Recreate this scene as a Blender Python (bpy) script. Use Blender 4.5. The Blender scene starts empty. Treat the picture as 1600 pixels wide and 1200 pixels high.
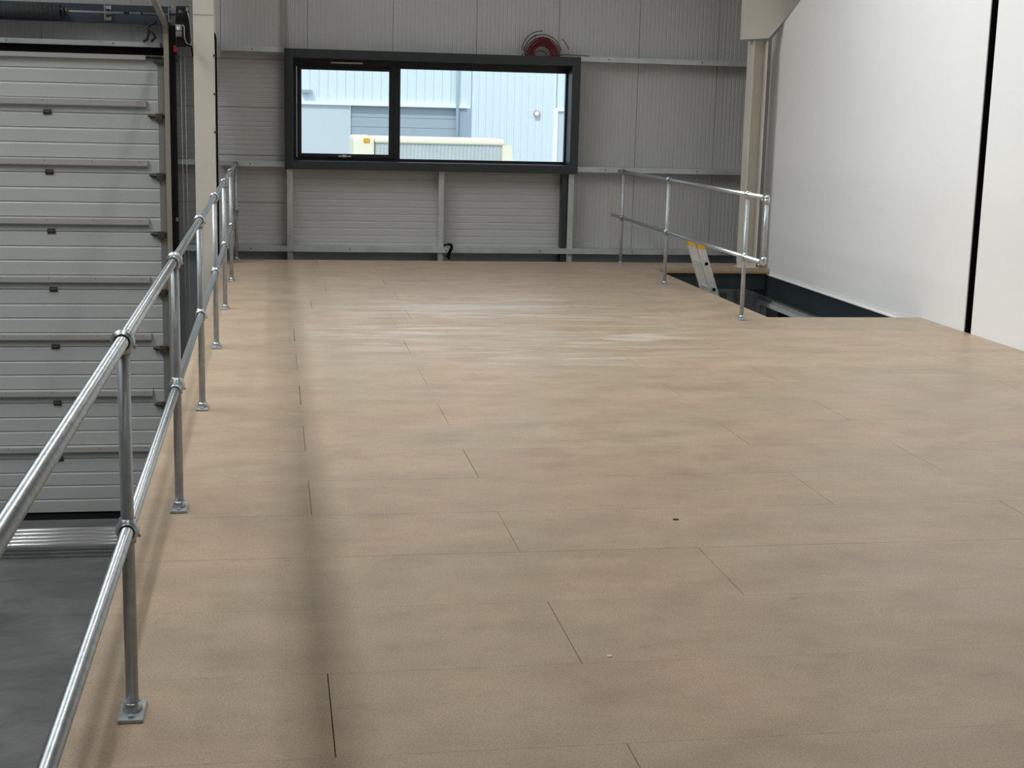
import bpy, bmesh, math, random
from mathutils import Vector, Matrix
random.seed(7)
S = bpy.context.scene
COL = S.collection
PI = math.pi

# ------------------------------------------------------------ camera
F_PX, YAW, PITCH, ROLL, CAM_H = 2238.33, 0.167865, 0.187111, 0.024807, 1.7481
fwd = Vector((math.sin(YAW)*math.cos(PITCH), math.cos(YAW)*math.cos(PITCH), -math.sin(PITCH)))
r0 = Vector((math.cos(YAW), -math.sin(YAW), 0.0)); u0 = r0.cross(fwd)
rt = r0*math.cos(ROLL) + u0*math.sin(ROLL); up = -r0*math.sin(ROLL) + u0*math.cos(ROLL)
cd = bpy.data.cameras.new('camera'); cam = bpy.data.objects.new('camera', cd); COL.objects.link(cam)
cd.sensor_width = 36.0; cd.sensor_fit = 'HORIZONTAL'; cd.lens = F_PX/1600*36.0
cd.clip_start = 0.05; cd.clip_end = 300
M = Matrix((rt, up, -fwd)).transposed().to_4x4(); M.translation = (0, 0, CAM_H)
cam.matrix_world = M
S.camera = cam

# ------------------------------------------------------------ view, world, sun
S.view_settings.view_transform = 'Standard'; S.view_settings.look = 'None'
S.view_settings.exposure = 0.0; S.view_settings.gamma = 1.0; S.view_settings.use_curve_mapping = False
w = bpy.data.worlds.new('sky'); S.world = w; w.use_nodes = True
bg = w.node_tree.nodes['Background']; bg.inputs[0].default_value = (0.74, 0.85, 1.0, 1); bg.inputs[1].default_value = 1.45
sd = bpy.data.lights.new('sun', 'SUN'); sd.energy = 2.1; sd.angle = math.radians(0.6); sd.color = (1.0, 0.96, 0.9)
sun = bpy.data.objects.new('sun', sd); COL.objects.link(sun)
sun.rotation_euler = (math.radians(42), 0, math.radians(-25))

# ------------------------------------------------------------ unseen hall lights, several added to balance the tones
def area(name, loc, sx, sy, power, color=(1, 0.985, 0.95), rot=(0, 0, 0), spread=180):
    l = bpy.data.lights.new(name, 'AREA'); l.shape = 'RECTANGLE'; l.size = sx; l.size_y = sy
    l.energy = power; l.color = color; l.spread = math.radians(spread)
    o = bpy.data.objects.new(name, l); COL.objects.link(o); o.location = loc; o.rotation_euler = rot
    return o
COOL = (0.955, 0.985, 1.0)
area('unseen_hall_light', (3.6, 9.4, 7.1), 1.3, 5.0, 66, COOL, spread=125)
area('unseen_hall_light', (-5.2, 11.0, 6.6), 3.0, 5.0, 215, COOL, rot=(0, math.radians(-62), 0), spread=90)
area('added_strip_light', (0.14, 8.0, 7.0), 0.18, 16.0, 180, (0.99, 0.99, 0.985), spread=150)  # added narrow source above the pipe, throws its shadow band on the floor
area('unseen_hall_light', (-4.2, 7.0, 7.1), 3.2, 10.0, 210, COOL, spread=140)  # added to brighten the door, the ground floor and the left side
area('unseen_hall_light', (3.2, 12.0, 7.1), 1.0, 3.0, 56, COOL, rot=(0, math.radians(-40), 0), spread=80)  # added light aimed at the white partition
area('unseen_hall_light', (-5.0, 13.0, 7.1), 1.0, 3.0, 170, COOL, spread=120)  # added to lift the tone of the ground floor
area('ground_floor_fill', (4.7, 14.2, -0.45), 0.5, 2.0, 34, (0.95, 0.98, 1.0))  # added fill brightening the rooms below the floor opening

# ------------------------------------------------------------ materials
def mat(name, col, rough=0.5, metal=0.0, spec=0.5, noise=0, nscale=8, bump=0, bscale=60, coat=0):
    m = bpy.data.materials.new(name); m.use_nodes = True
    nt = m.node_tree; b = nt.nodes['Principled BSDF']
    b.inputs['Base Color'].default_value = (*col, 1); b.inputs['Roughness'].default_value = rough
    b.inputs['Metallic'].default_value = metal; b.inputs['Specular IOR Level'].default_value = spec
    tc = nt.nodes.new('ShaderNodeTexCoord')
    if noise:
        n = nt.nodes.new('ShaderNodeTexNoise'); n.inputs['Scale'].default_value = nscale; n.inputs['Detail'].default_value = 6
        nt.links.new(tc.outputs['Object'], n.inputs['Vector'])
        r = nt.nodes.new('ShaderNodeMapRange'); r.inputs['From Min'].default_value = .3; r.inputs['From Max'].default_value = .7
        r.inputs['To Min'].default_value = 1-noise; r.inputs['To Max'].default_value = 1+noise
        nt.links.new(n.outputs['Fac'], r.inputs['Value'])
        x = nt.nodes.new('ShaderNodeVectorMath'); x.operation = 'SCALE'; x.inputs[0].default_value = col
        nt.links.new(r.outputs['Result'], x.inputs['Scale']); nt.links.new(x.outputs['Vector'], b.inputs['Base Color'])
        q = nt.nodes.new('ShaderNodeMapRange'); q.inputs['To Min'].default_value = rough*.85; q.inputs['To Max'].default_value = min(1, rough*1.15)
        nt.links.new(n.outputs['Fac'], q.inputs['Value']); nt.links.new(q.outputs['Result'], b.inputs['Roughness'])
    if bump:
        n2 = nt.nodes.new('ShaderNodeTexNoise'); n2.inputs['Scale'].default_value = bscale; n2.inputs['Detail'].default_value = 4
        nt.links.new(tc.outputs['Object'], n2.inputs['Vector'])
        bp = nt.nodes.new('ShaderNodeBump'); bp.inputs['Strength'].default_value = bump; bp.inputs['Distance'].default_value = .004
        nt.links.new(n2.outputs['Fac'], bp.inputs['Height']); nt.links.new(bp.outputs['Normal'], b.inputs['Normal'])
    return m

def srgb(r, g, b):
    f = lambda c: (c/255/12.92) if c/255 <= .04045 else ((c/255+.055)/1.055)**2.4
    return (f(r), f(g), f(b))

galv = mat('galvanised_steel', (0.47, 0.51, 0.52), .33, .93, noise=.14, nscale=40, bump=.05, bscale=120)
galv_post = mat('galvanised_post_steel', (0.42, 0.45, 0.46), .4, .45, noise=.12, nscale=30)
galv_tube = mat('bright_galvanised_tube', (0.85, 0.88, 0.88), .24, .7)
galv_dull = mat('galvanised_dull_steel', (0.50, 0.54, 0.54), .5, .55, noise=.12, nscale=5)
clad = mat('cladding_liner', srgb(177, 178, 177), .55, noise=.02, nscale=1.5)
clad_grey = mat('cladding_lower', srgb(178, 184, 188), .55)
column_m = mat('column_paint', srgb(214, 208, 196), .5, noise=.03, nscale=2)
white_wall = mat('partition_panel', srgb(238, 238, 236), .42, noise=.012, nscale=1.2, bump=.06, bscale=25)
trim_m = mat('partition_trim', srgb(238, 238, 236), .4)
black = mat('black_rubber', (0.004, 0.004, 0.0045), .9, spec=.15)
black_plastic = mat('black_plastic', (0.012, 0.013, 0.014), .35)
anthra = mat('anthracite_frame', srgb(40, 48, 50), .42, noise=.04, nscale=3)
anthra_in = mat('anthracite_sash', srgb(22, 26, 28), .4)
dark_steel = mat('dark_painted_steel', srgb(38, 48, 50), .45, noise=.2, nscale=3)
blue_steel = mat('blue_grey_steel', srgb(56, 66, 78), .5, noise=.06, nscale=3)
spring_m = mat('spring_casing', srgb(64, 74, 74), .4, .3)
track_m = mat('track_steel', srgb(190, 184, 168), .4, .5, noise=.06)
bronze = mat('hinge_bronze', srgb(92, 84, 74), .45, .5)
door_m = mat('door_panel', srgb(194, 197, 194), .5, noise=.02, nscale=2, bump=.05, bscale=90)
door_cap = mat('door_end_cap', srgb(160, 160, 156), .45, .4)
strut_m = mat('door_strut', srgb(178, 176, 172), .5)
alu = mat('aluminium', (0.66, 0.66, 0.64), .38, .75, noise=.06, nscale=25)
yellow = mat('yellow_plastic', srgb(214, 168, 40), .5)
red_m = mat('red_cable_sheath', srgb(112, 20, 30), .45)
red_p = mat('red_plastic', srgb(190, 26, 26), .45)
silver = mat('silver_plastic', srgb(200, 200, 196), .35, .4)
grey_wall = mat('ground_floor_panel', srgb(196, 198, 196), .5)
white_frame = mat('white_door_frame', srgb(220, 222, 220), .4)
wood_edge = mat('timber_edge', srgb(170, 134, 96), .7, noise=.08, nscale=20)
ceil_m = mat('ceiling_liner', srgb(190, 190, 184), .6)
opal = mat('rooflight_sheet', srgb(235, 238, 238), .4)
ext_clad = mat('opposite_cladding', srgb(222, 232, 236), .5)
ext_panel = mat('opposite_panel', srgb(206, 214, 218), .55, noise=.03, nscale=.6)
ext_door = mat('opposite_roller_door', srgb(168, 180, 188), .5)
ext_jamb = mat('opposite_door_jamb', srgb(160, 176, 186), .5)
ext_white = mat('opposite_flashing', srgb(246, 248, 248), .4)
cream = mat('lorry_cream', srgb(250, 240, 214), .35)
curtain = mat('lorry_curtain', srgb(196, 202, 200), .5, noise=.06, nscale=2)
pink = mat('faded_red_plastic', srgb(205, 150, 145), .4)
orange = mat('orange_lens', srgb(240, 170, 40), .3)
tyre = mat('tyre', (0.02, 0.02, 0.02), .8)
yard_m = mat('yard_concrete', srgb(150, 150, 145), .85, noise=.1, nscale=.7)
glass_b = mat('pale_glazing', srgb(150, 165, 172), .15)

def concrete_mat():
    m = bpy.data.materials.new('dark_concrete'); m.use_nodes = True; nt = m.node_tree; b = nt.nodes['Principled BSDF']
    tc = nt.nodes.new('ShaderNodeTexCoord'); mp = nt.nodes.new('ShaderNodeMapping'); mp.inputs['Scale'].default_value = (1, 1.6, 1)
    nt.links.new(tc.outputs['Object'], mp.inputs['Vector'])
    n = nt.nodes.new('ShaderNodeTexNoise'); n.inputs['Scale'].default_value = 1.3; n.inputs['Detail'].default_value = 9; n.inputs['Roughness'].default_value = .62
    n.inputs['Distortion'].default_value = .6
    nt.links.new(mp.outputs['Vector'], n.inputs['Vector'])
    cr = nt.nodes.new('ShaderNodeValToRGB'); e = cr.color_ramp.elements
    e[0].position = .32; e[0].color = (*srgb(82, 84, 83), 1); e[1].position = .7; e[1].color = (*srgb(112, 115, 114), 1)
    nt.links.new(n.outputs['Fac'], cr.inputs['Fac']); nt.links.new(cr.outputs['Color'], b.inputs['Base Color'])
    b.inputs['Roughness'].default_value = .6
    return m
concrete = concrete_mat()

def board_mat():
    m = bpy.data.materials.new('chipboard'); m.use_nodes = True; nt = m.node_tree; L = nt.links; N = nt.nodes
    b = N['Principled BSDF']; tc = N.new('ShaderNodeTexCoord')
    def noise(scale, detail, vec=(1, 1, 1), rough=.5, dist=0):
        mp = N.new('ShaderNodeMapping'); mp.inputs['Scale'].default_value = vec
        L.new(tc.outputs['Object'], mp.inputs['Vector'])
        n = N.new('ShaderNodeTexNoise'); n.inputs['Scale'].default_value = scale; n.inputs['Detail'].default_value = detail
        n.inputs['Roughness'].default_value = rough; n.inputs['Distortion'].default_value = dist
        L.new(mp.outputs['Vector'], n.inputs['Vector']); return n.outputs['Fac']
    def rng(v, a, c, d, e):
        r = N.new('ShaderNodeMapRange'); r.inputs['From Min'].default_value = a; r.inputs['From Max'].default_value = c
        r.inputs['To Min'].default_value = d; r.inputs['To Max'].default_value = e; L.new(v, r.inputs['Value']); return r.outputs['Result']
    def mix(fac, A, B, bt='MIX'):
        x = N.new('ShaderNodeMix'); x.data_type = 'RGBA'; x.blend_type = bt
        if hasattr(fac, 'links'): L.new(fac, x.inputs[0])
        else: x.inputs[0].default_value = fac
        for s, v in ((x.inputs[6], A), (x.inputs[7], B)):
            if hasattr(v, 'links'): L.new(v, s)
            else: s.default_value = (*v, 1)
        return x.outputs[2]
    def mul(a, c):
        x = N.new('ShaderNodeMath'); x.operation = 'MULTIPLY'
        for i, v in enumerate((a, c)):
            if hasattr(v, 'links'): L.new(v, x.inputs[i])
            else: x.inputs[i].default_value = v
        return x.outputs[0]
    ca = srgb(194, 170, 144); cb = srgb(182, 166, 139); cc = srgb(158, 138, 118)
    base = mix(rng(noise(1.4, 6, (.8, 1.1, 1)), .38, .62, 0, 1), ca, cb)
    base = mix(rng(noise(3.2, 8, (.75, 1.1, 1), .6), .42, .68, 0, .7), base, cc)
    base = mix(rng(noise(11.0, 7, (.8, 1.1, 1), .68), .45, .7, 0, .45), base, srgb(150, 130, 112))
    base = mix(rng(noise(5.5, 6, (.8, 1.1, 1), .6), .5, .72, 0, .32), base, srgb(204, 188, 168))
    base = mix(rng(noise(120, 3, (1, 1, 1), .7), .38, .66, 0, .5), base, srgb(134, 114, 95))
    base = mix(rng(noise(260, 2), .52, .7, 0, .4), base, srgb(220, 202, 178))
    # scuffs and small knots
    base = mix(rng(noise(11, 2, (.5, 1, 1)), .72, .78, 0, .35), base, srgb(132, 110, 92))
    # dust patch swept about the middle of the far half
    sp = N.new('ShaderNodeSeparateXYZ'); L.new(tc.outputs['Object'], sp.inputs['Vector'])
    def bell(v, c, wd):
        s = N.new('ShaderNodeMath'); s.operation = 'SUBTRACT'; L.new(v, s.inputs[0]); s.inputs[1].default_value = c
        a = N.new('ShaderNodeMath'); a.operation = 'ABSOLUTE'; L.new(s.outputs[0], a.inputs[0])
        return rng(a.outputs[0], 0, wd, 1, 0)
    patch = mul(bell(sp.outputs['X'], 2.0, 2.1), bell(sp.outputs['Y'], 11.7, 2.7))
    dust = mul(rng(noise(1.6, 7, (.35, 1.9, 1), .62, 1.6), .47, .60, 0, 1), rng(patch, .05, .45, 0, .55))
    base = mix(dust, base, srgb(214, 206, 196))
    at = N.new('ShaderNodeAttribute'); at.attribute_name = 'tint'
    base = mix(1.0, base, at.outputs['Color'], 'MULTIPLY')
    L.new(base, b.inputs['Base Color'])
    L.new(rng(noise(2.2, 6, (.6, 1.3, 1), .6, .8), .3, .7, .34, .50), b.inputs['Roughness'])
    b.inputs['Specular IOR Level'].default_value = .55
    bp = N.new('ShaderNodeBump'); bp.inputs['Strength'].default_value = .12; bp.inputs['Distance'].default_value = .002
    L.new(noise(140, 3), bp.inputs['Height']); L.new(bp.outputs['Normal'], b.inputs['Normal'])
    return m
board = board_mat()

def glass_mat():
    m = bpy.data.materials.new('window_glass'); m.use_nodes = True; nt = m.node_tree; N = nt.nodes; L = nt.links
    N.remove(N['Principled BSDF']); out = N['Material Output']
    t = N.new('ShaderNodeBsdfTransparent'); t.inputs['Color'].default_value = (.93, .97, .97, 1)
    g = N.new('ShaderNodeBsdfGlossy'); g.inputs['Roughness'].default_value = .02
    fr = N.new('ShaderNodeFresnel'); fr.inputs['IOR'].default_value = 1.45
    mx = N.new('ShaderNodeMixShader'); L.new(fr.outputs[0], mx.inputs[0]); L.new(t.outputs[0], mx.inputs[1]); L.new(g.outputs[0], mx.inputs[2])
    L.new(mx.outputs[0], out.inputs['Surface']); return m
glass = glass_mat()

# ------------------------------------------------------------ mesh helpers
class MB:
    def __init__(s): s.bm = bmesh.new(); s.mats = []
    def mi(s, m):
        if m is None: return 0
        if m not in s.mats: s.mats.append(m)
        return s.mats.index(m)
    def box(s, x0, x1, y0, y1, z0, z1, m=None, bev=0):
        v = [s.bm.verts.new(p) for p in ((x0,y0,z0),(x1,y0,z0),(x1,y1,z0),(x0,y1,z0),(x0,y0,z1),(x1,y0,z1),(x1,y1,z1),(x0,y1,z1))]
        fs = [s.bm.faces.new([v[i] for i in q]) for q in ((0,3,2,1),(4,5,6,7),(0,1,5,4),(1,2,6,5),(2,3,7,6),(3,0,4,7))]
        k = s.mi(m)
        for f in fs: f.material_index = k
        if bev:
            es = list({e for f in fs for e in f.edges})
            r = bmesh.ops.bevel(s.bm, geom=es, offset=bev, segments=2, affect='EDGES', profile=.5)
            for f in r['faces']: f.material_index = k
        return s
    def tube(s, a, b, r, m=None, n=20, r2=None, cap=True, smooth=True):
        a = Vector(a); b = Vector(b); r2 = r if r2 is None else r2
        d = (b-a).normalized(); x = d.orthogonal().normalized(); y = d.cross(x); k = s.mi(m)
        A = [s.bm.verts.new(a+(x*math.cos(t)+y*math.sin(t))*r) for t in [2*PI*i/n for i in range(n)]]
        B = [s.bm.verts.new(b+(x*math.cos(t)+y*math.sin(t))*r2) for t in [2*PI*i/n for i in range(n)]]
        for i in range(n):
            f = s.bm.faces.new((A[i], A[(i+1) % n], B[(i+1) % n], B[i])); f.smooth = smooth; f.material_index = k
        if cap:
            f = s.bm.faces.new(A[::-1]); f.material_index = k; f = s.bm.faces.new(B); f.material_index = k
        return s
    def sphere(s, c, r, m=None, sc=(1, 1, 1), seg=24):
        k = s.mi(m)
        g = bmesh.ops.create_uvsphere(s.bm, u_segments=seg, v_segments=seg//2, radius=r)
        for v in g['verts']: v.co = Vector((v.co.x*sc[0], v.co.y*sc[1], v.co.z*sc[2]))+Vector(c)
        for f in {f for v in g['verts'] for f in v.link_faces}: f.smooth = True; f.material_index = k
        return s
    def path(s, pts, r, m=None, n=8, closed=False):
        pts = [Vector(p) for p in pts]; k = s.mi(m); rings = []; N_ = len(pts); px = None
        for i, p in enumerate(pts):
            t = (pts[(i+1) % N_]-pts[i-1]) if (closed or 0 < i < N_-1) else (pts[1]-pts[0] if i == 0 else pts[-1]-pts[-2])
            t.normalize()
            if px is None: px = t.orthogonal().normalized()
            px = (px-t*px.dot(t)).normalized(); y = t.cross(px)
            rings.append([s.bm.verts.new(p+(px*math.cos(a)+y*math.sin(a))*r) for a in [2*PI*j/n for j in range(n)]])
        for i in range(N_ if closed else N_-1):
            A = rings[i]; B = rings[(i+1) % N_]
            for j in range(n):
                f = s.bm.faces.new((A[j], A[(j+1) % n], B[(j+1) % n], B[j])); f.smooth = True; f.material_index = k
        if not closed:
            s.bm.faces.new(rings[0][::-1]).material_index = k; s.bm.faces.new(rings[-1]).material_index = k
        return s
    def prism(s, poly, axis, a, b, m=None):
        """poly of 2D points extruded along axis (0,1,2) from a to b"""
        def P(q, t):
            l = [q[0], q[1]]; l.insert(axis, t); return l
        k = s.mi(m)
        A = [s.bm.verts.new(P(q, a)) for q in poly]; B = [s.bm.verts.new(P(q, b)) for q in poly]; n = len(poly)
        for i in range(n): s.bm.faces.new((A[i], A[(i+1) % n], B[(i+1) % n], B[i])).material_index = k
        s.bm.faces.new(A[::-1]).material_index = k; s.bm.faces.new(B).material_index = k
        return s
    def ribs(s, x0, x1, z0, z1, y, vertical=True, pitch=.05, gw=.014, dep=.0025, seam=None, seam0=0, m=None, thick=.06, seamw=.008, seamd=.012, side=-1):
        """a sheet in the plane y facing -Y with fine grooves, seams at seam0+k*seam, closed at the back"""
        k = s.mi(m); a, b = (x0, x1) if vertical else (z0, z1)
        prof = [(a, 0.0)]; g = []
        t = math.ceil((a-seam0)/pitch)*pitch+seam0
        while t < b-gw:
            if t > a+gw: g.append((t, 0))
            t += pitch
        if seam:
            t = math.ceil((a-seam0)/seam)*seam+seam0; ss = []
            while t < b-.02:
                if t > a+.02: ss.append(t)
                t += seam
            g = [q for q in g if all(abs(q[0]-u) > pitch*.4 for u in ss)]+[(u, 1) for u in ss]; g.sort()
        for c, kind in g:
            wdt, d = (seamw, seamd) if kind else (gw, dep)
            prof += [(c-wdt/2, 0.0), (c-wdt*.2, d), (c+wdt*.2, d), (c+wdt/2, 0.0)]
        prof.append((b, 0.0))
        def V(t, d, e):
            yy = y - side*d
            return s.bm.verts.new((t, yy, e) if vertical else (e, yy, t))
        lo, hi = (z0, z1) if vertical else (x0, x1)
        A = [V(t, d, lo) for t, d in prof]; B = [V(t, d, hi) for t, d in prof]
        for i in range(len(prof)-1):
            q = (A[i], A[i+1], B[i+1], B[i]) if vertical == (side < 0) else (A[i], B[i], B[i+1], A[i+1])
            s.bm.faces.new(q).material_index = k
        y1 = y+.02 if side < 0 else y-.02; y2 = y+thick if side < 0 else y-thick
        s.box(x0, x1, min(y1, y2), max(y1, y2), z0, z1, m)
        return s
    def build(s, name, m=None, parent=None, recalc=True):
        if recalc and not getattr(s, 'norecalc', False): pass
        me = bpy.data.meshes.new(name); s.bm.to_mesh(me); s.bm.free()
        for x in (s.mats or [m]): me.materials.append(x)
        o = bpy.data.objects.new(name, me); COL.objects.link(o)
        if parent is not None:
            o.parent = parent; o.matrix_parent_inverse = parent.matrix_world.inverted() if False else Matrix.Translation(-parent.location)
        return o

def tag(o, label=None, cat=None, group=None, kind=None):
    if label: o['label'] = label
    if cat: o['category'] = cat
    if group: o['group'] = group
    if kind: o['kind'] = kind
    return o
def empty(name, loc, label=None, cat=None, group=None, kind=None):
    o = bpy.data.objects.new(name, None); COL.objects.link(o); o.location = loc; o.empty_display_size = .1
    return tag(o, label, cat, group, kind)
def box(name, x0, x1, y0, y1, z0, z1, m, parent=None, bev=0):
    return MB().box(x0, x1, y0, y1, z0, z1, None, bev).build(name, m, parent)

GZ = -3.07          # ground floor level
YW = 17.25          # inner face of the back wall
YR = 17.09          # front face of the wall rails
XW = 5.838          # right partition

# ------------------------------------------------------------ mezzanine floor of chipboard sheets
def make_floor():
    s = MB(); bm = s.bm
    HX0, HX1, HY0, HY1 = 4.38, XW, 12.20, 16.28
    X0, X1, Y0, Y1 = -.605, XW-.004, -2.31, 16.88
    def minus(r, h):
        x0, x1, y0, y1 = r; a0, a1, b0, b1 = h
        if x1 <= a0 or x0 >= a1 or y1 <= b0 or y0 >= b1: return [r]
        o = []
        if y0 < b0: o.append((x0, x1, y0, b0)); y0 = b0
        if y1 > b1: o.append((x0, x1, b1, y1)); y1 = b1
        if x0 < a0: o.append((x0, a0, y0, y1))
        if x1 > a1: o.append((a1, x1, y0, y1))
        return o
    joints = {2: 1.727, 11: .99, 12: .16, 13: .993, 14: 1.16, 15: .34, 16: 1.16, 17: .51, 18: 1.13, 19: .68, 20: 1.13, 21: .5}
    faces = []
    for k in range(-10, 22):
        j = joints.get(k, .16 if k % 2 == 0 else .98)
        ya, yb = 3.69+.6*k, 3.69+.6*(k+1)
        if k == 21: yb = Y1
        xs = [X0]+[j+2.4*i for i in range(-3, 5) if X0+.05 < j+2.4*i < X1-.05]+[X1]
        lg = random.choice((.0004, .0006, .0007))
        if k == 3: lg = .0018
        for a, b in zip(xs[:-1], xs[1:]):
            t = random.uniform(.955, 1.02); tc = (t*random.uniform(.99, 1.01), t, t*random.uniform(.985, 1.015), 1)
            g = random.choice((.0018, .0022, .003))
            for r in minus((a+(g if a > X0 else 0), b-(g*.2 if b < X1 else 0), ya+lg, yb-lg*.5), (HX0, HX1, HY0, HY1)):
                n0 = len(bm.faces); s.box(*r, -.0375, 0.0, board); bm.faces.ensure_lookup_table()
                faces += [(f, tc) for f in bm.faces[n0:]]
    n0 = len(bm.faces)
    for r in minus((X0, X1, Y0, Y1), (HX0, HX1, HY0, HY1)):
        s.box(*r, -.06, -.036, wood_edge)
    bm.faces.ensure_lookup_table()
    faces += [(f, (1, 1, 1, 1)) for f in bm.faces[n0:]]
    lay = bm.loops.layers.float_color.new('tint')
    for f, c in faces:
        for l in f.loops: l[lay] = c
    return s.build('floor')
tag(make_floor(), 'mezzanine floor of tan chipboard sheets', 'floor', kind='structure')

# ground floor, walls, ceiling
box('floor_ground', -9, 9, -4, 17.6, GZ-.2, GZ, concrete)['kind'] = 'structure'
box('ceiling', -9, 7.2, -4, 17.6, 7.2, 7.35, ceil_m)['kind'] = 'structure'
box('wall_left', -9.1, -9, -4, 17.6, GZ, 7.2, clad)['kind'] = 'structure'
box('wall_front', -9, 7.2, -4.1, -4, GZ, 7.2, clad)['kind'] = 'structure'

def wall_back():
    s = MB()
    s.ribs(-9, 7.2, 2.80, 7.2, YW, True, .05, seam=.99, seam0=.416, m=clad)              # above everything
    s.ribs(-9, -1.16, 2.36, 2.80, YW, True, .05, seam=.99, seam0=.416, m=clad)
    s.ribs(-1.16, .20, 2.39, 2.80, YW, True, .05, seam=.99, seam0=.416, m=clad)
    s.ribs(.20, 3.60, 2.40, 2.80, YW, True, .05, seam=.99, seam0=.416, m=clad)
    s.ribs(3.60, 7.2, .06, 2.80, YW, True, .05, seam=.99, seam0=.416, m=clad)
    s.ribs(-1.16, .20, .06, 2.39, YW, False, .055, seam=.55, seam0=.085, m=clad, seamw=.014)
    s.ribs(.20, 3.60, .06, 1.05, YW, False, .085, gw=.02, dep=.004, m=clad)
    s.box(-1.16, 7.2, YW, YW+.06, GZ, .06, clad_grey)
    s.box(-9, -1.16, YW+.08, YW+.12, GZ, 2.36, clad_grey)
    return s.build('wall_back')
wall_back()['kind'] = 'structure'

def wall_right():
    # partition cut on a slope round the rafter haunch at its far top corner
    s = MB()
    s.prism([(11.335, -.068), (16.665, -.068), (16.665, 2.68), (15.78, 3.062), (11.9, 4.7), (11.9, 7.2), (11.335, 7.2)], 0, XW, XW+.08, white_wall)
    s.box(XW, XW+.08, -4, 11.225, -.1, 7.2, white_wall)
    s.box(XW+.0005, XW+.30, 11.226, 11.228, -.1, 7.2, black).box(XW+.0005, XW+.30, 11.332, 11.334, -.1, 7.2, black).box(XW+.28, XW+.30, 11.2, 11.36, -.1, 7.2, black)
    return s.build('wall_right')
wall_right()['kind'] = 'structure'
box('trim_1', XW-.008, XW-.001, 11.336, 11.455, .001, 7.2, trim_m)['kind'] = 'structure'
s = MB().box(XW-.022, XW-.001, 12.2, 16.64, -.082, -.068, trim_m).box(XW-.004, XW-.001, 12.2, 16.64, -.068, -.03, trim_m)
s.build('trim_2')['kind'] = 'structure'
box('wall_side', 7.2, 7.3, -4, 17.6, GZ, 7.2, clad)['kind'] = 'structure'

# ground-floor rooms seen through the stair opening
s = MB()
s.box(5.95, 6.03, -4, 14.3, GZ, -.30, grey_wall); s.box(5.95, 6.03, 14.3, 16.86, -.46, -.30, grey_wall)
s.box(5.95, 6.03, 16.86, 17.25, GZ, -.30, grey_wall)
s.build('wall_ground_right')['kind'] = 'structure'
d = empty('door_2', (5.93, 15.6, GZ), kind='structure')
MB().box(5.925, 5.96, 14.24, 16.92, -.50, -.44).box(5.925, 5.96, 16.86, 16.92, GZ, -.50).box(5.925, 5.96, 14.24, 14.30, GZ, -.50).build('door_frame', white_frame, d)
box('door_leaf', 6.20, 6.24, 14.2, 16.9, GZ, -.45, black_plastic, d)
d = empty('door_3', (5.5, 17.2, GZ), kind='structure')
MB().box(4.9, 5.70, 17.16, 17.22, -.40, -.345).box(5.62, 5.70, 17.16, 17.22, GZ, -.40).box(5.43, 5.47, 17.16, 17.22, GZ, -.40).box(4.9, 4.95, 17.16, 17.22, GZ, -.40).build('door_frame', white_frame, d)
box('pane', 5.47, 5.62, 17.19, 17.20, GZ, -.40, glass_b, d)
box('panel', 4.95, 5.43, 17.19, 17.20, GZ, -.40, clad_grey, d)

# ------------------------------------------------------------ steelwork
def channel_beam(name, x0, x1, y0, y1, z0, z1, m, label, axis='x', group=None):
    """C-section beam: web plus two flanges"""
    s = MB(); t = .012
    if axis == 'x':
        s.box(x0, x1, y0, y0+t, z0, z1, m); s.box(x0, x1, y0+t, y1, z1-t, z1, m); s.box(x0, x1, y0+t, y1, z0, z0+t, m)
    else:
        s.box(x0, x0+t, y0, y1, z0, z1, m); s.box(x0+t, x1, y0, y1, z1-t, z1, m); s.box(x0+t, x1, y0, y1, z0, z0+t, m)
    return tag(s.build(name), label, 'beam', group)
channel_beam('steel_beam', 4.30, 5.80, 16.32, 16.40, -.250, -.062, dark_steel, 'dark steel beam under the far lip of the floor opening behind the ladder')
b = channel_beam('steel_beam', 5.842, 5.93, 12.1, 17.1, -.345, -.084, dark_steel, 'long dark green-grey steel beam below the white partition along the right of the opening', 'y')
channel_beam('steel_beam', -9, -1.12, 17.08, 17.2, 2.63, 2.83, blue_steel, 'blue-grey lintel beam above the sectional door, behind the spring shaft')
# floor beam behind the far edge of the boards
channel_beam('steel_beam', -.55, 5.66, 16.93, 17.03, -.26, -.03, dark_steel, 'dark steel beam under the far edge of the boards along the back wall')

def left_column():
    e = empty('steel_column', (-.72, 16.6, GZ), 'cream painted steel column between the sectional door and the window', 'column')
    x0, x1 = -.835, -.612
    s = MB(); s.box(x0, x1, 16.30, 16.318, GZ, 7.18, column_m); s.box(x0, x1, 16.90, 16.918, GZ, 7.18, column_m)
    s.box(-.729, -.717, 16.318, 16.90, GZ, 7.18, column_m)
    s.build('column_shaft', None, e)
    for z, m in ((2.735, column_m),): box('splice_plate', x0+.002, x1-.002, 16.292, 16.2995, 2.71, 4.2, column_m, e)
    c = MB(); pts = [(-.598, 16.325, 2.47), (-.597, 16.33, 1.9), (-.598, 16.325, 1.2), (-.596, 16.33, .5), (-.598, 16.33, -.4), (-.6, 16.33, GZ+.02)]
    c.path(pts, .011)
    c.path([(-.70, 16.33, 2.62), (-.64, 16.33, 2.56), (-.605, 16.325, 2.5), (-.598, 16.325, 2.44)], .011)
    c.build('black_cable', black, e)['label'] = 'black cable running down the right edge of the column'
    for z in (2.28, 1.87, 1.46, .55, -.3): box('cable_clip', -.626, -.600, 16.284, 16.2995, z-.012, z+.012, bronze, e, .003)
left_column()

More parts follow.
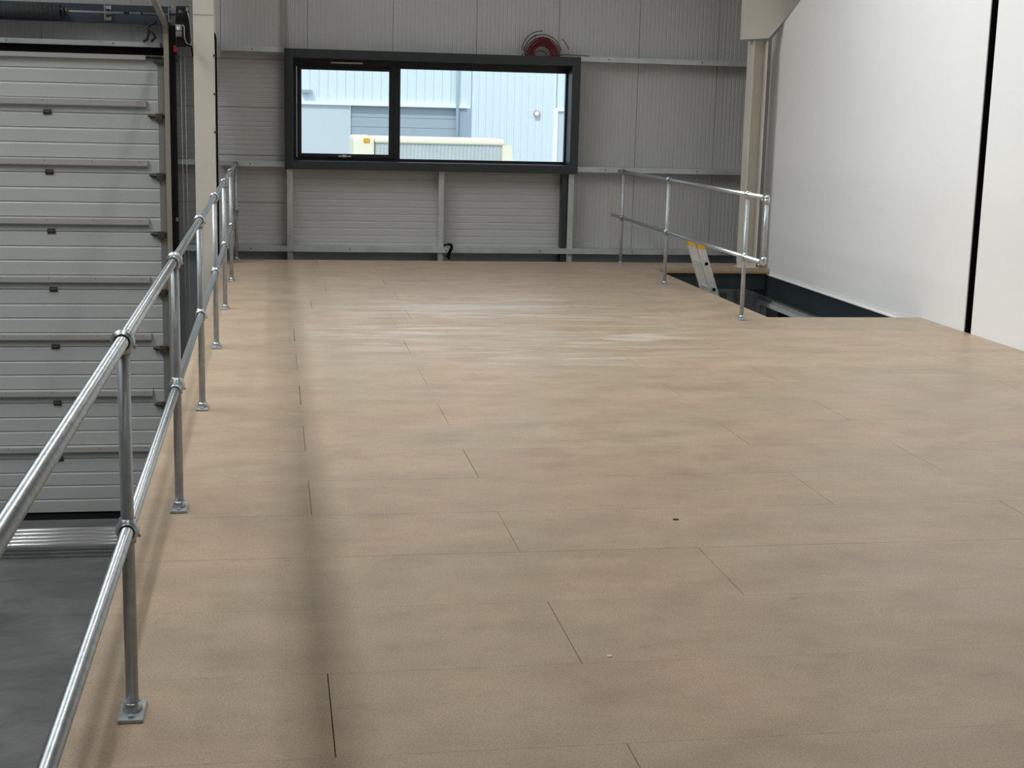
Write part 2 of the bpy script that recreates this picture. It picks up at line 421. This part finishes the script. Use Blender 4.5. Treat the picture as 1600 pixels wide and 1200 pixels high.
def right_column():
    e = empty('steel_column', (5.6, 16.35, GZ), 'cream painted steel column in the far right corner beside the white partition', 'column')
    s = MB(); s.box(5.49, 5.502, 16.29, 16.50, .055, 2.63, column_m); s.box(5.655, 5.667, 16.29, 16.50, .03, 2.63, column_m)
    s.box(5.502, 5.655, 16.40, 16.41, .04, 2.63, column_m)
    s.build('column_shaft', None, e)
    s = MB(); s.box(5.46, 5.70, 16.285, 16.505, .002, .014, column_m, .002); s.box(5.495, 5.665, 16.30, 16.49, .014, .06, column_m)
    s.build('base_plate', None, e)
right_column()
s = MB(); s.prism([(5.345, 2.64), (5.66, 2.665), (6.02, 3.09), (6.6, 3.8), (6.6, 5.4), (5.345, 5.4)], 1, 16.27, 16.36, column_m)
tag(s.build('rafter_haunch'), 'cream painted rafter haunch with a sloping edge above the corner column', 'beam')

# ------------------------------------------------------------ galvanised wall rails and studs
def wall_rail(x0, x1, z0, z1, label, y0=YR):
    s = MB(); t = .004
    s.box(x0, x1, y0, y0+t, z0, z1, galv_dull); s.box(x0, x1, y0+t, YW-.002, z1-t, z1, galv_dull); s.box(x0, x1, y0+t, YW-.002, z0, z0+t, galv_dull)
    x = x0+.35
    while x < x1-.1:
        s.tube((x, y0-.004, (z0+z1)/2), (x, y0, (z0+z1)/2), .009, bronze, 8); x += 1.15
    tag(s.build('wall_rail'), label, 'wall rail', 'galvanised rails on the back wall')
wall_rail(-.57, .143, 2.366, 2.423, 'galvanised wall rail at window-head height, left of the window')
wall_rail(3.625, 5.70, 2.366, 2.426, 'galvanised wall rail at window-head height, right of the window')
wall_rail(-1.09, -.84, 1.072, 1.128, 'short galvanised wall rail between the door track and the left column')
wall_rail(-.60, .143, 1.064, 1.122, 'galvanised wall rail at window-sill height, left of the window')
wall_rail(3.625, 5.70, 1.064, 1.128, 'galvanised wall rail at window-sill height, right of the window')
wall_rail(-.60, 5.68, .075, .140, 'longest galvanised wall rail, just above the far edge of the floor')
wall_rail(-1.09, -.84, .075, .135, 'short low galvanised wall rail left of the left column')
wall_rail(-9, -1.24, 2.375, 2.43, 'galvanised header rail directly above the sectional door', YR-.06)
def stud(x0, x1, label, m=galv_dull):
    s = MB(); t = .004
    s.box(x0, x1, YR+.03, YR+.03+t, -.2, 1.035, m); s.box(x1-t, x1, YR+.034, YW-.002, -.2, 1.035, m); s.box(x0, x0+t, YR+.034, YW-.002, -.2, 1.035, m)
    s.tube((x0+.03, YR+.026, .25), (x0+.03, YR+.03, .25), .006, bronze, 8).tube((x0+.03, YR+.026, .9), (x0+.03, YR+.03, .9), .006, bronze, 8)
    tag(s.build('wall_stud'), label, 'wall stud', 'galvanised studs under the window')
stud(.17, .238, 'galvanised upright stud under the left corner of the window')
stud(1.957, 2.022, 'galvanised upright stud under the middle of the window')
stud(3.533, 3.602, 'bright galvanised upright stud under the right corner of the window')
stud(3.455, 3.520, 'dull grey upright stud just left of the stud under the right window corner', dark_steel)
s = MB().path([(2.06, 17.07, .02), (2.085, 17.06, .09), (2.11, 17.05, .15), (2.105, 17.06, .172), (2.07, 17.09, .176), (2.03, 17.12, .165)], .011, black, 8)
s.path([(2.085, 17.07, .0), (2.10, 17.06, .08), (2.125, 17.05, .14), (2.115, 17.055, .18), (2.08, 17.09, .186)], .010, black, 8)
tag(s.build('cable'), 'black cable looped over the low wall rail below the window', 'cable')

# ------------------------------------------------------------ window
def sc(x, z, y): k = y/17.09; return x*k, CAM_H+(z-CAM_H)*k
W = empty('window_1', (1.88, 17.05, 1.04), kind='structure')
def frame(name, X0, X1, Z0, Z1, wd, y0, y1, m, parent, bev=.003):
    s = MB(); wl, wr, wt, wb = wd if isinstance(wd, tuple) else (wd,)*4
    s.box(X0, X0+wl, y0, y1, Z0, Z1, m, bev); s.box(X1-wr, X1, y0, y1, Z0, Z1, m, bev)
    s.box(X0+wl-.001, X1-wr+.001, y0, y1, Z1-wt, Z1, m, bev); s.box(X0+wl-.001, X1-wr+.001, y0, y1, Z0, Z0+wb, m, bev)
    return s.build(name, None, parent)
frame('window_surround', .145, 3.62, 1.040, 2.412, .10, 17.03, 17.075, anthra, W)
frame('window_lining', .215, 3.55, 1.11, 2.34, .03, 17.076, 17.36, anthra, W)
a0, b0 = sc(.245, 1.125, 17.33); a1, b1 = sc(3.50, 2.32, 17.33)
pl0, pz0 = sc(.340, 1.226, 17.33); pl1, pz1 = sc(1.351, 2.181, 17.33)
pr0, qz0 = sc(1.484, 1.181, 17.33); pr1, qz1 = sc(3.452, 2.217, 17.33)
s = MB()
s.box(a0, a0+.04, 17.30, 17.36, b0, b1, anthra_in); s.box(pr1, a1, 17.30, 17.36, b0, b1, anthra_in)
s.box(a0+.04, pr1, 17.30, 17.36, qz1, b1, anthra_in); s.box(a0+.04, pr1, 17.30, 17.36, b0, qz0, anthra_in)
s.build('window_frame', None, W)
box('mullion', pl1+.055, pr0, 17.295, 17.365, qz0, qz1, anthra_in, W, .003)
sash = frame('opening_sash', a0+.042, pl1+.053, qz0+.001, qz1-.001, (pl0-a0-.042, .053, qz1-pz1, pz0-qz0), 17.28, 17.34, anthra_in, W)
sash['label'] = 'opening casement sash at the left'
hx0, hz = sc(.765, 1.196, 17.26); hx1, _ = sc(.915, 1.196, 17.26)
MB().box(hx0, hx1, 17.245, 17.26, hz-.006, hz+.008, silver, .003).box(hx0+.05, hx0+.09, 17.255, 17.282, hz-.014, hz+.016, silver, .003).build('sash_handle', None, sash)
vx0, vz = sc(.675, 2.262, 17.29); vx1, _ = sc(1.045, 2.262, 17.29)
box('trickle_vent', vx0, vx1, 17.262, 17.284, vz-.004, vz+.014, silver, W, .003)
box('pane', pl0-.01, pl1+.01, 17.315, 17.321, pz0-.01, pz1+.01, glass, W)
box('pane', pr0-.01, pr1+.01, 17.325, 17.331, qz0-.01, qz1+.01, glass, W)

# red cable coil standing on the window box
s = MB(); rnd = random.Random(3)
for i in range(17):
    R = .110+.0058*i+rnd.uniform(-.005, .005); yo = 17.10+rnd.uniform(0, .10); dx = rnd.uniform(-.012, .012); fl = .14
    pts = []
    for j in range(40):
        a = 2*PI*j/40; z = math.sin(a)*R*(1.0 if math.sin(a) > 0 else fl)
        pts.append((3.175+dx+math.cos(a)*R, yo, 2.428+z+rnd.uniform(-.001, .001)))
    s.path(pts, .0058, red_m if i % 4 else black_plastic, 6, closed=True)
def arc(cx, cz, R, a0, a1, y, m, r=.005):
    s.path([(cx+R*math.cos(math.radians(a0+(a1-a0)*i/14)), y, cz+R*math.sin(math.radians(a0+(a1-a0)*i/14))) for i in range(15)], r, m, 6)
arc(3.17, 2.44, .225, 10, 175, 17.12, black_plastic); arc(3.16, 2.47, .235, 88, 178, 17.15, black_plastic); arc(3.22, 2.40, .29, 115, 165, 17.14, red_m)
arc(3.12, 2.42, .225, 35, 78, 17.13, red_m); s.path([(3.03, 17.09, 2.53), (2.97, 17.08, 2.46), (2.91, 17.07, 2.418)], .0055, black_plastic, 6)
arc(3.21, 2.40, .29, 20, 50, 17.11, red_m)
arc(3.14, 2.39, .085, 20, 180, 17.09, black_plastic)
s.path([(3.34, 17.1, 2.425), (3.45, 17.10, 2.44), (3.6, 17.1, 2.436), (3.74, 17.11, 2.430)], .005, black_plastic, 6)
tag(s.build('cable_coil'), 'coil of dark red cable standing on top of the window box', 'cable coil')

# ------------------------------------------------------------ sectional door
D = empty('door_1', (-4, 17.06, GZ), kind='structure')
def door():
    YD = 17.07; XR_ = -1.278; XL_ = -7.2
    js = [2.285, 1.63]+[1.63-.670*k for k in range(1, 8)]; js[-1] = -3.045
    for i, (zt, zb) in enumerate(zip(js[:-1], js[1:])):
        h = zt-zb; s = MB(); prof = [(YD, zb+.003)]
        for g in (h*.245, h*.5, h*.745):
            prof += [(YD, zb+g-.024), (YD+.010, zb+g-.004), (YD+.010, zb+g+.002), (YD, zb+g+.005)]
        prof += [(YD, zt-.022), (YD+.006, zt-.018), (YD+.006, zt-.003), (YD+.045, zt-.003), (YD+.045, zb+.003)]
        s.prism(prof, 0, XL_, XR_-.0, door_m)
        p = s.build('door_section', None, D)
        box('end_cap', XR_+.001, XR_+.078, YD-.004, YD+.045, zb+.003, zt-.003, door_cap, p)
        if i < len(js)-2:
            zs = zb+.075
            t = MB().prism([(YD-.001, zs), (YD-.001, zs+.085), (YD-.040, zs+.078), (YD-.048, zs+.070), (YD-.048, zs+.012), (YD-.040, zs)], 0, XL_, -1.405, strut_m)
            x = -1.5
            while x > XL_: t.tube((x, YD-.0505, zs+.055), (x, YD-.048, zs+.055), .006, bronze, 8); x -= .52
            t.build('reinforcing_strut', None, p)
            hxm = -2.495
            for hx in (hxm, hxm-2.1):
                MB().box(hx-.045, hx+.045, YD-.012, YD-.001, zb-.028, zb+.03, bronze, .003).tube((hx-.045, YD-.014, zb), (hx+.045, YD-.014, zb), .012, bronze, 10).build('hinge', None, p)
            MB().box(-1.37, -1.27, YD-.03, YD-.006, zb-.045, zb-.005, bronze, .003).box(-1.31, -1.23, YD-.05, YD-.006, zb-.075, zb+.01, bronze, .003).tube((-1.39, YD-.04, zb-.02), (-1.19, YD-.04, zb-.02), .012, bronze, 10).build('end_hinge', None, p)
        if i == 0:
            box('top_strut', XL_, -1.40, YD-.05, YD-.001, zt-.055, zt-.002, strut_m, p, .004)
            MB().box(-1.40, -1.22, YD-.05, YD-.01, zt-.035, zt-.01, black_plastic).box(-1.31, -1.20, YD-.055, YD-.006, zt-.085, zt-.04, bronze).build('top_roller_bracket', None, p)
    box('bottom_seal', XL_, -1.29, YD+.005, YD+.04, GZ+.001, -3.043, black, D)
    box('door_shadow_strip', XL_, -1.20, 16.84, YD+.004, GZ+.0005, GZ+.004, black, D)  # black strip on the ground standing in for the shadow under the door
    box('top_seal', XL_, -1.19, YD+.01, YD+.06, 2.287, 2.375, black, D)
door()
def track():
    e = empty('door_track', (-1.155, 16.95, GZ), 'beige steel door track bending back overhead beside the right edge of the sectional door', 'door track')
    s = MB(); x0, x1 = -1.195, -1.14
    pts = [(16.95, GZ), (16.95, 2.46), (16.93, 2.53), (16.87, 2.585), (16.76, 2.615), (15.3, 2.775), (12.5, 3.08)]
    # C profile swept as three flat strips
    for (xa, xb, o0, o1) in ((x0, x1, -.004, 0), (x0, x0+.004, 0, .045), (x1-.004, x1, 0, .045)):
        A = []; 
        for i, (y, z) in enumerate(pts):
            a = Vector((y, z)); t = (Vector(pts[min(i+1, len(pts)-1)])-Vector(pts[max(i-1, 0)])).normalized(); n = Vector((t.y, -t.x))
            A.append([s.bm.verts.new((xx, (a+n*oo).x, (a+n*oo).y)) for xx, oo in ((xa, o0), (xb, o0), (xb, o1), (xa, o1))])
        for P, Q in zip(A[:-1], A[1:]):
            for j in range(4): s.bm.faces.new((P[j], P[(j+1) % 4], Q[(j+1) % 4], Q[j]))
        s.bm.faces.new(A[0][::-1]); s.bm.faces.new(A[-1])
    s.build('rail_profile', track_m, e)
    MB().box(-1.137, -1.128, 16.955, 17.22, GZ, 2.62, black_plastic).box(-1.128, -1.07, 17.05, 17.06, GZ, 2.62, black_plastic).build('mounting_angle', None, e)
    box('hanger', -1.16, -1.14, 12.6, 12.64, 3.12, 7.19, galv_dull, e)
    for z in (.42, -.9, -2.2): MB().box(-1.10, -1.075, 17.035, 17.05, z, z+.04, galv_dull).build('fixing_bolt', None, e)
track()
def shaft():
    e = empty('spring_shaft', (-2.5, 16.92, 2.735), 'horizontal steel spring shaft running across the lintel above the sectional door', 'door mechanism')
    s = MB().tube((-7, 16.96, 2.735), (-1.06, 16.96, 2.735), .0127, galv, 14); s.box(-1.62, -1.56, 16.943, 16.96, 2.722, 2.748, black_plastic); s.box(-1.43, -1.41, 16.943, 16.96, 2.72, 2.75, black_plastic)
    s.build('shaft', None, e)
    s = MB(); n = 90; pts = []
    s.tube((-7, 16.96, 2.735), (-2.30, 16.96, 2.735), .080, spring_m, 32)
    for i in range(60):
        x = -2.31-.05*i; s.tube((x-.004, 16.96, 2.735), (x+.004, 16.96, 2.735), .0825, spring_m, 32)
    s.build('torsion_spring', None, e)
    MB().tube((-2.30, 16.96, 2.735), (-2.255, 16.96, 2.735), .066, black_plastic, 24, .05).tube((-2.255, 16.96, 2.735), (-2.215, 16.96, 2.735), .040, bronze, 20, .028).build('spring_plug', None, e)
    for x in (-1.80, -1.105):
        s = MB(); s.box(x-.03, x-.024, 16.93, 17.075, 2.655, 2.815, galv_dull)
        for za in (2.655, 2.78): s.box(x-.024, x+.032, 17.06, 17.072, za, za+.035, galv_dull)
        s.box(x-.024, x+.032, 17.06, 17.072, 2.722, 2.748, galv_dull)
        s.box(x+.02, x+.032, 17.055, 17.06, 2.655, 2.70, galv_dull); s.box(x+.02, x+.032, 17.055, 17.06, 2.77, 2.815, galv_dull)
        s.build('bearing_bracket', None, e)
shaft()
def motor():
    e = empty('door_motor', (-.99, 16.9, 2.38), 'black door operator with a small silver motor beside the cream column', 'door motor')
    s = MB().tube((-1.045, 16.90, 2.735), (-.905, 16.90, 2.735), .095, black_plastic, 28).box(-1.05, -.90, 16.84, 17.0, 2.42, 2.70, black_plastic, .012).box(-1.055, -.93, 16.83, 16.98, 2.385, 2.47, black_plastic, .01)
    s.build('gearbox', None, e)
    s = MB().tube((-1.015, 16.80, 2.49), (-1.015, 16.80, 2.62), .036, silver, 20).tube((-1.015, 16.80, 2.55), (-1.015, 16.80, 2.556), .039, black_plastic, 20)
    s.build('motor_can', None, e)
    MB().path([(-.975, 16.80, 2.62), (-.955, 16.79, 2.60), (-.955, 16.79, 2.48), (-.93, 16.79, 2.42), (-.885, 16.80, 2.40), (-.87, 16.80, 2.45), (-.885, 16.80, 2.58), (-.90, 16.80, 2.70), (-.925, 16.81, 2.79)], .007, silver, 8).build('flex_lead', None, e)['label'] = 'pale grey flex lead'
    MB().path([(-.92, 16.78, 2.40), (-.88, 16.70, 2.385), (-.86, 16.5, 2.34), (-.845, 16.4, 2.27)], .009, black, 8).build('black_cable', None, e)
    box('mounting_bracket', -.935, -.905, 16.79, 16.81, 2.77, 2.81, silver, e, .003)
motor()
def cords():
    e = empty('release_cord', (-1.06, 16.86, 2.2), 'thin hanging release cord with a red toggle below the door motor', 'pull cord')
    MB().tube((-1.062, 16.86, 2.42), (-1.062, 16.86, 2.38), .003, black, 6).box(-1.078, -1.046, 16.85, 16.87, 2.325, 2.395, red_p, .005).build('red_toggle', None, e)
    MB().tube((-1.052, 16.86, 2.325), (-1.050, 16.86, 2.27), .004, black, 6).tube((-1.051, 16.86, 2.285), (-1.048, 16.86, 2.215), .012, black_plastic, 10).build('black_handle', None, e)
    e = empty('hand_chain', (-1.0, 16.9, -1.0), 'pair of thin hanging hand chains in front of the grey cladding left of the column', 'chain')
    for x in (-1.01, -.965):
        s = MB(); s.tube((x, 16.95, 2.40), (x+.01, 16.95, -1.6), .0035, galv_dull, 6); s.build('chain_strand', None, e)
cords()
s = MB()
for (xa, xb, xc) in ((-1.335, -1.345, -1.40), (-1.27, -1.275, -1.27)):
    pass
s.path([(-1.27, 16.98, 2.66), (-1.345, 17.0, 2.62), (-1.355, 16.99, 2.54), (-1.375, 16.99, 2.46), (-1.42, 16.99, 2.43)], .016, black_plastic, 8)
s.path([(-1.36, 16.98, 2.60), (-1.31, 16.98, 2.53), (-1.285, 16.98, 2.48), (-1.33, 16.98, 2.435)], .014, black_plastic, 8)
tag(s.build('cable_drum_strap'), 'pair of black curved straps hanging below the lintel beam at the door corner', 'strap')

# ------------------------------------------------------------ handrails
R_T = .0185
def ball(parent, c, m=galv):
    x, y, z = c; s = MB().sphere(c, .034, m, (1, .80, 1))
    s.tube((x, y-.030, z), (x, y+.030, z), .0245, m, 20).tube((x, y, z-.036), (x, y, z+.0 if z > 1 else z+.036), .0235, m, 20)
    s.tube((x, y-.032, z), (x, y-.0301, z), .0215, black, 20).tube((x+.022, y, z-.012), (x+.036, y, z-.018), .006, m, 8)
    return s.build('ball_fitting', None, parent)
def post(parent, x, y, hm, ht, side):
    p = MB().tube((x, y, .030), (x, y, ht), R_T, galv_post, 24).build('post', None, parent)
    s = MB().box(x-.036, x+.036, y-.072, y+.072, .0002, .012, galv_post, .003)
    s.tube((x, y, .012), (x, y, .040), .029, galv, 24, .025)
    for dy in (-.052, .052): s.tube((x, y+dy, .012), (x, y+dy, .019), .0095, galv_post, 6)
    s.build('base_flange', None, p)
    ball(p, (x, y, ht)); ball(p, (x, y, hm))
def guardrail(name, x, ys, y0, y1, ym0, ym1, label):
    e = empty(name, (x, ys[0], 0), label, 'guardrail')
    MB().tube((x, y0, 1.1), (x, y1, 1.1), R_T, galv, 28).build('top_rail', None, e)
    MB().tube((x, ym0, .5555), (x, ym1, .5555), R_T, galv, 28).build('mid_rail', None, e)
    for y in ys: post(e, x, y, .5555, 1.1, 1)
    return e
gl = guardrail('guardrail', -.4118, [-.2, 1.92, 4.046, 6.237, 8.40, 10.60, 12.68, 14.72, 16.796], -1.2, 16.83, -1.2, 16.83,
               'long galvanised tube guardrail along the left edge above the ground floor')
for z in (1.1, .5555):
    MB().tube((-.4118, 6.09, z), (-.4118, 6.205, z), .0235, galv, 24).tube((-.4118, 6.085, z), (-.4118, 6.10, z), .0255, galv, 24).build('coupling_sleeve', None, gl)
gr = guardrail('guardrail', 4.084, [12.057, 14.618, 16.594], 11.56, 16.84, 11.56, 17.10,
               'short galvanised tube guardrail beside the floor opening on the right')
ye = 11.56
for z, dz in ((1.1, -1), (.5555, 1)):
    s = MB().tube((4.084, ye+.055, z), (4.084, ye, z), .0245, galv, 20)
    s.sphere((4.084, ye, z), .0255, galv).tube((4.084, ye, z), (4.084, ye, z+dz*.05), .0245, galv, 20)
    s.sphere((4.060, ye+.045, z-.022), .010, galv)
    s.build('elbow_fitting', None, gr)
MB().tube((4.084, ye, .56), (4.084, ye, 1.1), R_T, galv_post, 24).build('end_tube', None, gr)

# ------------------------------------------------------------ ladder
def ladder():
    e = empty('ladder', (5.4, 14.17, GZ), 'aluminium ladder with yellow end caps rising through the floor opening', 'ladder')
    k = .352
    def X(z): return 4.398-k*z
    for y0, y1 in ((13.985, 14.015), (14.335, 14.365)):
        s = MB(); zt = .455; 
        s.prism([(X(GZ), GZ+.002), (X(GZ)+.088, GZ+.002), (X(zt)+.084, zt-.012), (X(zt), zt-.012)], 1, y0, y1, alu)
        st = s.build('stile', None, e)
        MB().prism([(X(zt-.018)-.002, zt-.012), (X(zt-.018)+.086, zt-.022), (X(zt+.03)+.070, zt+.022), (X(zt+.03)+.004, zt+.030)], 1, y0-.003, y1+.003, yellow).build('end_cap', None, st)['label'] = 'yellow end cap'
    z = .29
    while z > GZ+.1:
        x = X(z)+.043
        MB().tube((x, 13.982, z), (x, 14.366, z), .0145, alu, 8, smooth=False).tube((x, 13.979, z), (x, 13.9815, z), .019, black, 8).build('rung', None, e)
        z -= .262
ladder()

# ------------------------------------------------------------ tubes lying by the door
for i, (y, z) in enumerate(((15.34, .12), (15.47, .12), (15.60, .12), (15.74, .12), (15.88, .12))):
    lab = ('nearest', 'second nearest', 'middle', 'second farthest', 'farthest')[i]
    s = MB().tube((-5.2, y, GZ+z+.03), (-1.28+.02*i, y, GZ+z+.03), .030, galv_tube, 24)
    tag(s.build('steel_tube'), f'{lab} of the five galvanised tubes laid before the sectional door', 'tube', 'galvanised tubes in front of the door')
for x, lab in ((-4.9, 'left end'), (-3.1, 'middle'), (-1.42, 'right end')): tag(box('timber_bearer', x-.05, x+.05, 15.26, 15.96, GZ+.001, GZ+.119, wood_edge), f'timber bearer under the {lab} of the galvanised tubes', 'timber', 'bearers under the tubes')

# small bits lying on the boards
tag(MB().box(1.075, 1.091, 4.335, 4.347, .0005, .004, white_frame, .001).build('paper_scrap'), 'tiny white scrap on the boards in the foreground', 'scrap')
tag(MB().box(1.735, 1.760, 5.89, 5.905, .0005, .005, bronze, .001).build('wood_chip'), 'small dark chip lying on the boards in the middle foreground', 'scrap')

# ------------------------------------------------------------ added pipe that shades a band of the floor (above the frame)
s = MB().tube((.14, -2.5, 3.16), (.14, 17.2, 3.16), .046, galv_dull, 16)
tag(s.build('shade_band_pipe'), 'long galvanised pipe added above the frame to shade a band along the boards', 'pipe')
s = MB()
for y in (-1.5, 1.5, 4.5, 7.5, 10.5, 13.5, 16.5):
    q = MB().tube((.14, y, 3.199), (.14, y, 7.18), .005, galv_dull, 8).box(.08, .20, y-.015, y+.015, 3.199, 3.205, galv_dull).build('hanger', None, bpy.data.objects['shade_band_pipe'])
s.bm.free()

# ------------------------------------------------------------ outside the window
box('ground_yard', -40, 60, 17.7, 80, GZ-.3, GZ-.02, yard_m)['kind'] = 'structure'
def opposite():
    e = empty('industrial_building', (5, 50, GZ), 'pale clad industrial unit seen across the yard through the window', 'building')
    Y = 50
    def trap(name, x0, x1, z0, z1, pitch, m=ext_clad):
        s = MB(); prof = []; x = x0
        while x < x1:
            prof += [(x, Y), (x+pitch*.62, Y), (x+pitch*.70, Y-.045), (x+pitch*.90, Y-.045)]; x += pitch
        prof += [(x1+pitch, Y), (x1+pitch, Y+.3), (x0, Y+.3)]
        s.prism(prof, 2, z0, z1, m); return s.build(name, None, e)
    trap('upper_cladding', -14, 6.5, 1.95, 6.5, .30)
    trap('side_cladding', 6.82, 9.47, GZ, 6.5, .25)
    trap('side_cladding', 12.5, 24, GZ, 6.5, .25)
    trap('upper_cladding', 9.83, 12.2, 1.95, 6.5, .25)
    box('wall_panel', -14, 2.64, Y-.01, Y+.3, GZ, 1.86, ext_panel, e)
    box('flashing', -14, 6.62, Y-.12, Y+.1, 1.86, 1.97, ext_white, e)
    dr = MB(); z = GZ
    while z < 1.85:
        z2 = min(z+.325, 1.86); dr.box(2.66, 6.35, Y+.10, Y+.14, z, z2-.012, ext_door); z = z2
    dr.box(2.66, 6.35, Y+.13, Y+.16, GZ, 1.86, ext_jamb)
    dr.build('roller_door', None, e)
    box('door_jamb', 6.36, 6.815, Y-.02, Y+.3, GZ, 1.86, ext_jamb, e)
    MB().tube((6.31, Y-.12, GZ), (6.31, Y-.12, 6.3), .055, ext_jamb, 12).build('downpipe', None, e)
    MB().tube((9.09, Y-.12, 1.74), (9.09, Y-.02, 1.74), .11, pink, 20).tube((9.09, Y-.14, 1.74), (9.09, Y-.12, 1.74), .075, ext_white, 20).build('alarm_bell', None, e)
    MB().box(9.70, 9.86, Y-.06, Y+.31, GZ, 1.93, ext_white).box(9.861, 12.4, Y-.06, Y+.2, 1.84, 1.93, ext_white).build('side_door_frame', None, e)
    box('side_door', 9.86, 12.4, Y+.02, Y+.1, GZ, 1.84, ext_panel, e)
    box('roof_edge', -14.3, 24.5, Y-.3, Y+12, 6.5, 6.8, ext_white, e)
    box('wall_lamp', 1.0, 1.35, Y-.25, Y-.05, 2.24, 2.34, ext_jamb, e)
opposite()
def lorry():
    e = empty('lorry', (4.6, 43.2, GZ), 'pale high-sided lorry parked in the yard outside the window', 'lorry')
    y0, y1 = 42.0, 44.5
    s = MB().box(2.31, 2.93, y0, y1, GZ+.9, .98, cream, .09); s.build('front_bulkhead', None, e)
    MB().box(2.60, 2.78, y0-.03, y0-.001, .80, .93, orange, .01).build('marker_lamp', None, e)['label'] = 'orange marker lamp'
    MB().box(2.93, 6.72, y0-.01, y1, .80, .965, cream, .04).build('roof_rail', None, e)
    s = MB(); prof = []; x = 2.95
    while x < 6.66: prof += [(x, y0+.04), (x+.05, y0+.065)]; x += .11
    prof += [(6.66, y0+.04), (6.66, y1-.04), (2.95, y1-.04)]
    s.prism(prof, 2, GZ+1.0, .80, curtain); s.build('side_curtain', None, e)
    MB().box(6.66, 6.76, y0-.01, y1, GZ+.9, .80, cream, .01).build('rear_post', None, e)
    MB().prism([(6.76, .82), (6.93, .78), (7.0, .3), (7.0, -1.9), (6.76, -1.9)], 1, y0, y1, cream).build('rear_door', None, e)
    s = MB().box(2.4, 6.9, y0+.6, y1-.6, GZ+.7, GZ+.95, tyre); s.build('chassis', None, e)
    for x in (3.0, 5.4, 6.3):
        for y in (y0+.05, y1-.4): MB().tube((x, y, GZ+.48), (x, y+.32, GZ+.48), .49, tyre, 28).tube((x, y-.005, GZ+.48), (x, y, GZ+.48), .25, silver, 20).build('wheel', None, e)
lorry()

for o in bpy.data.objects:
    if o.type == 'MESH':
        bm = bmesh.new(); bm.from_mesh(o.data); bmesh.ops.recalc_face_normals(bm, faces=bm.faces[:]); bm.to_mesh(o.data); bm.free()
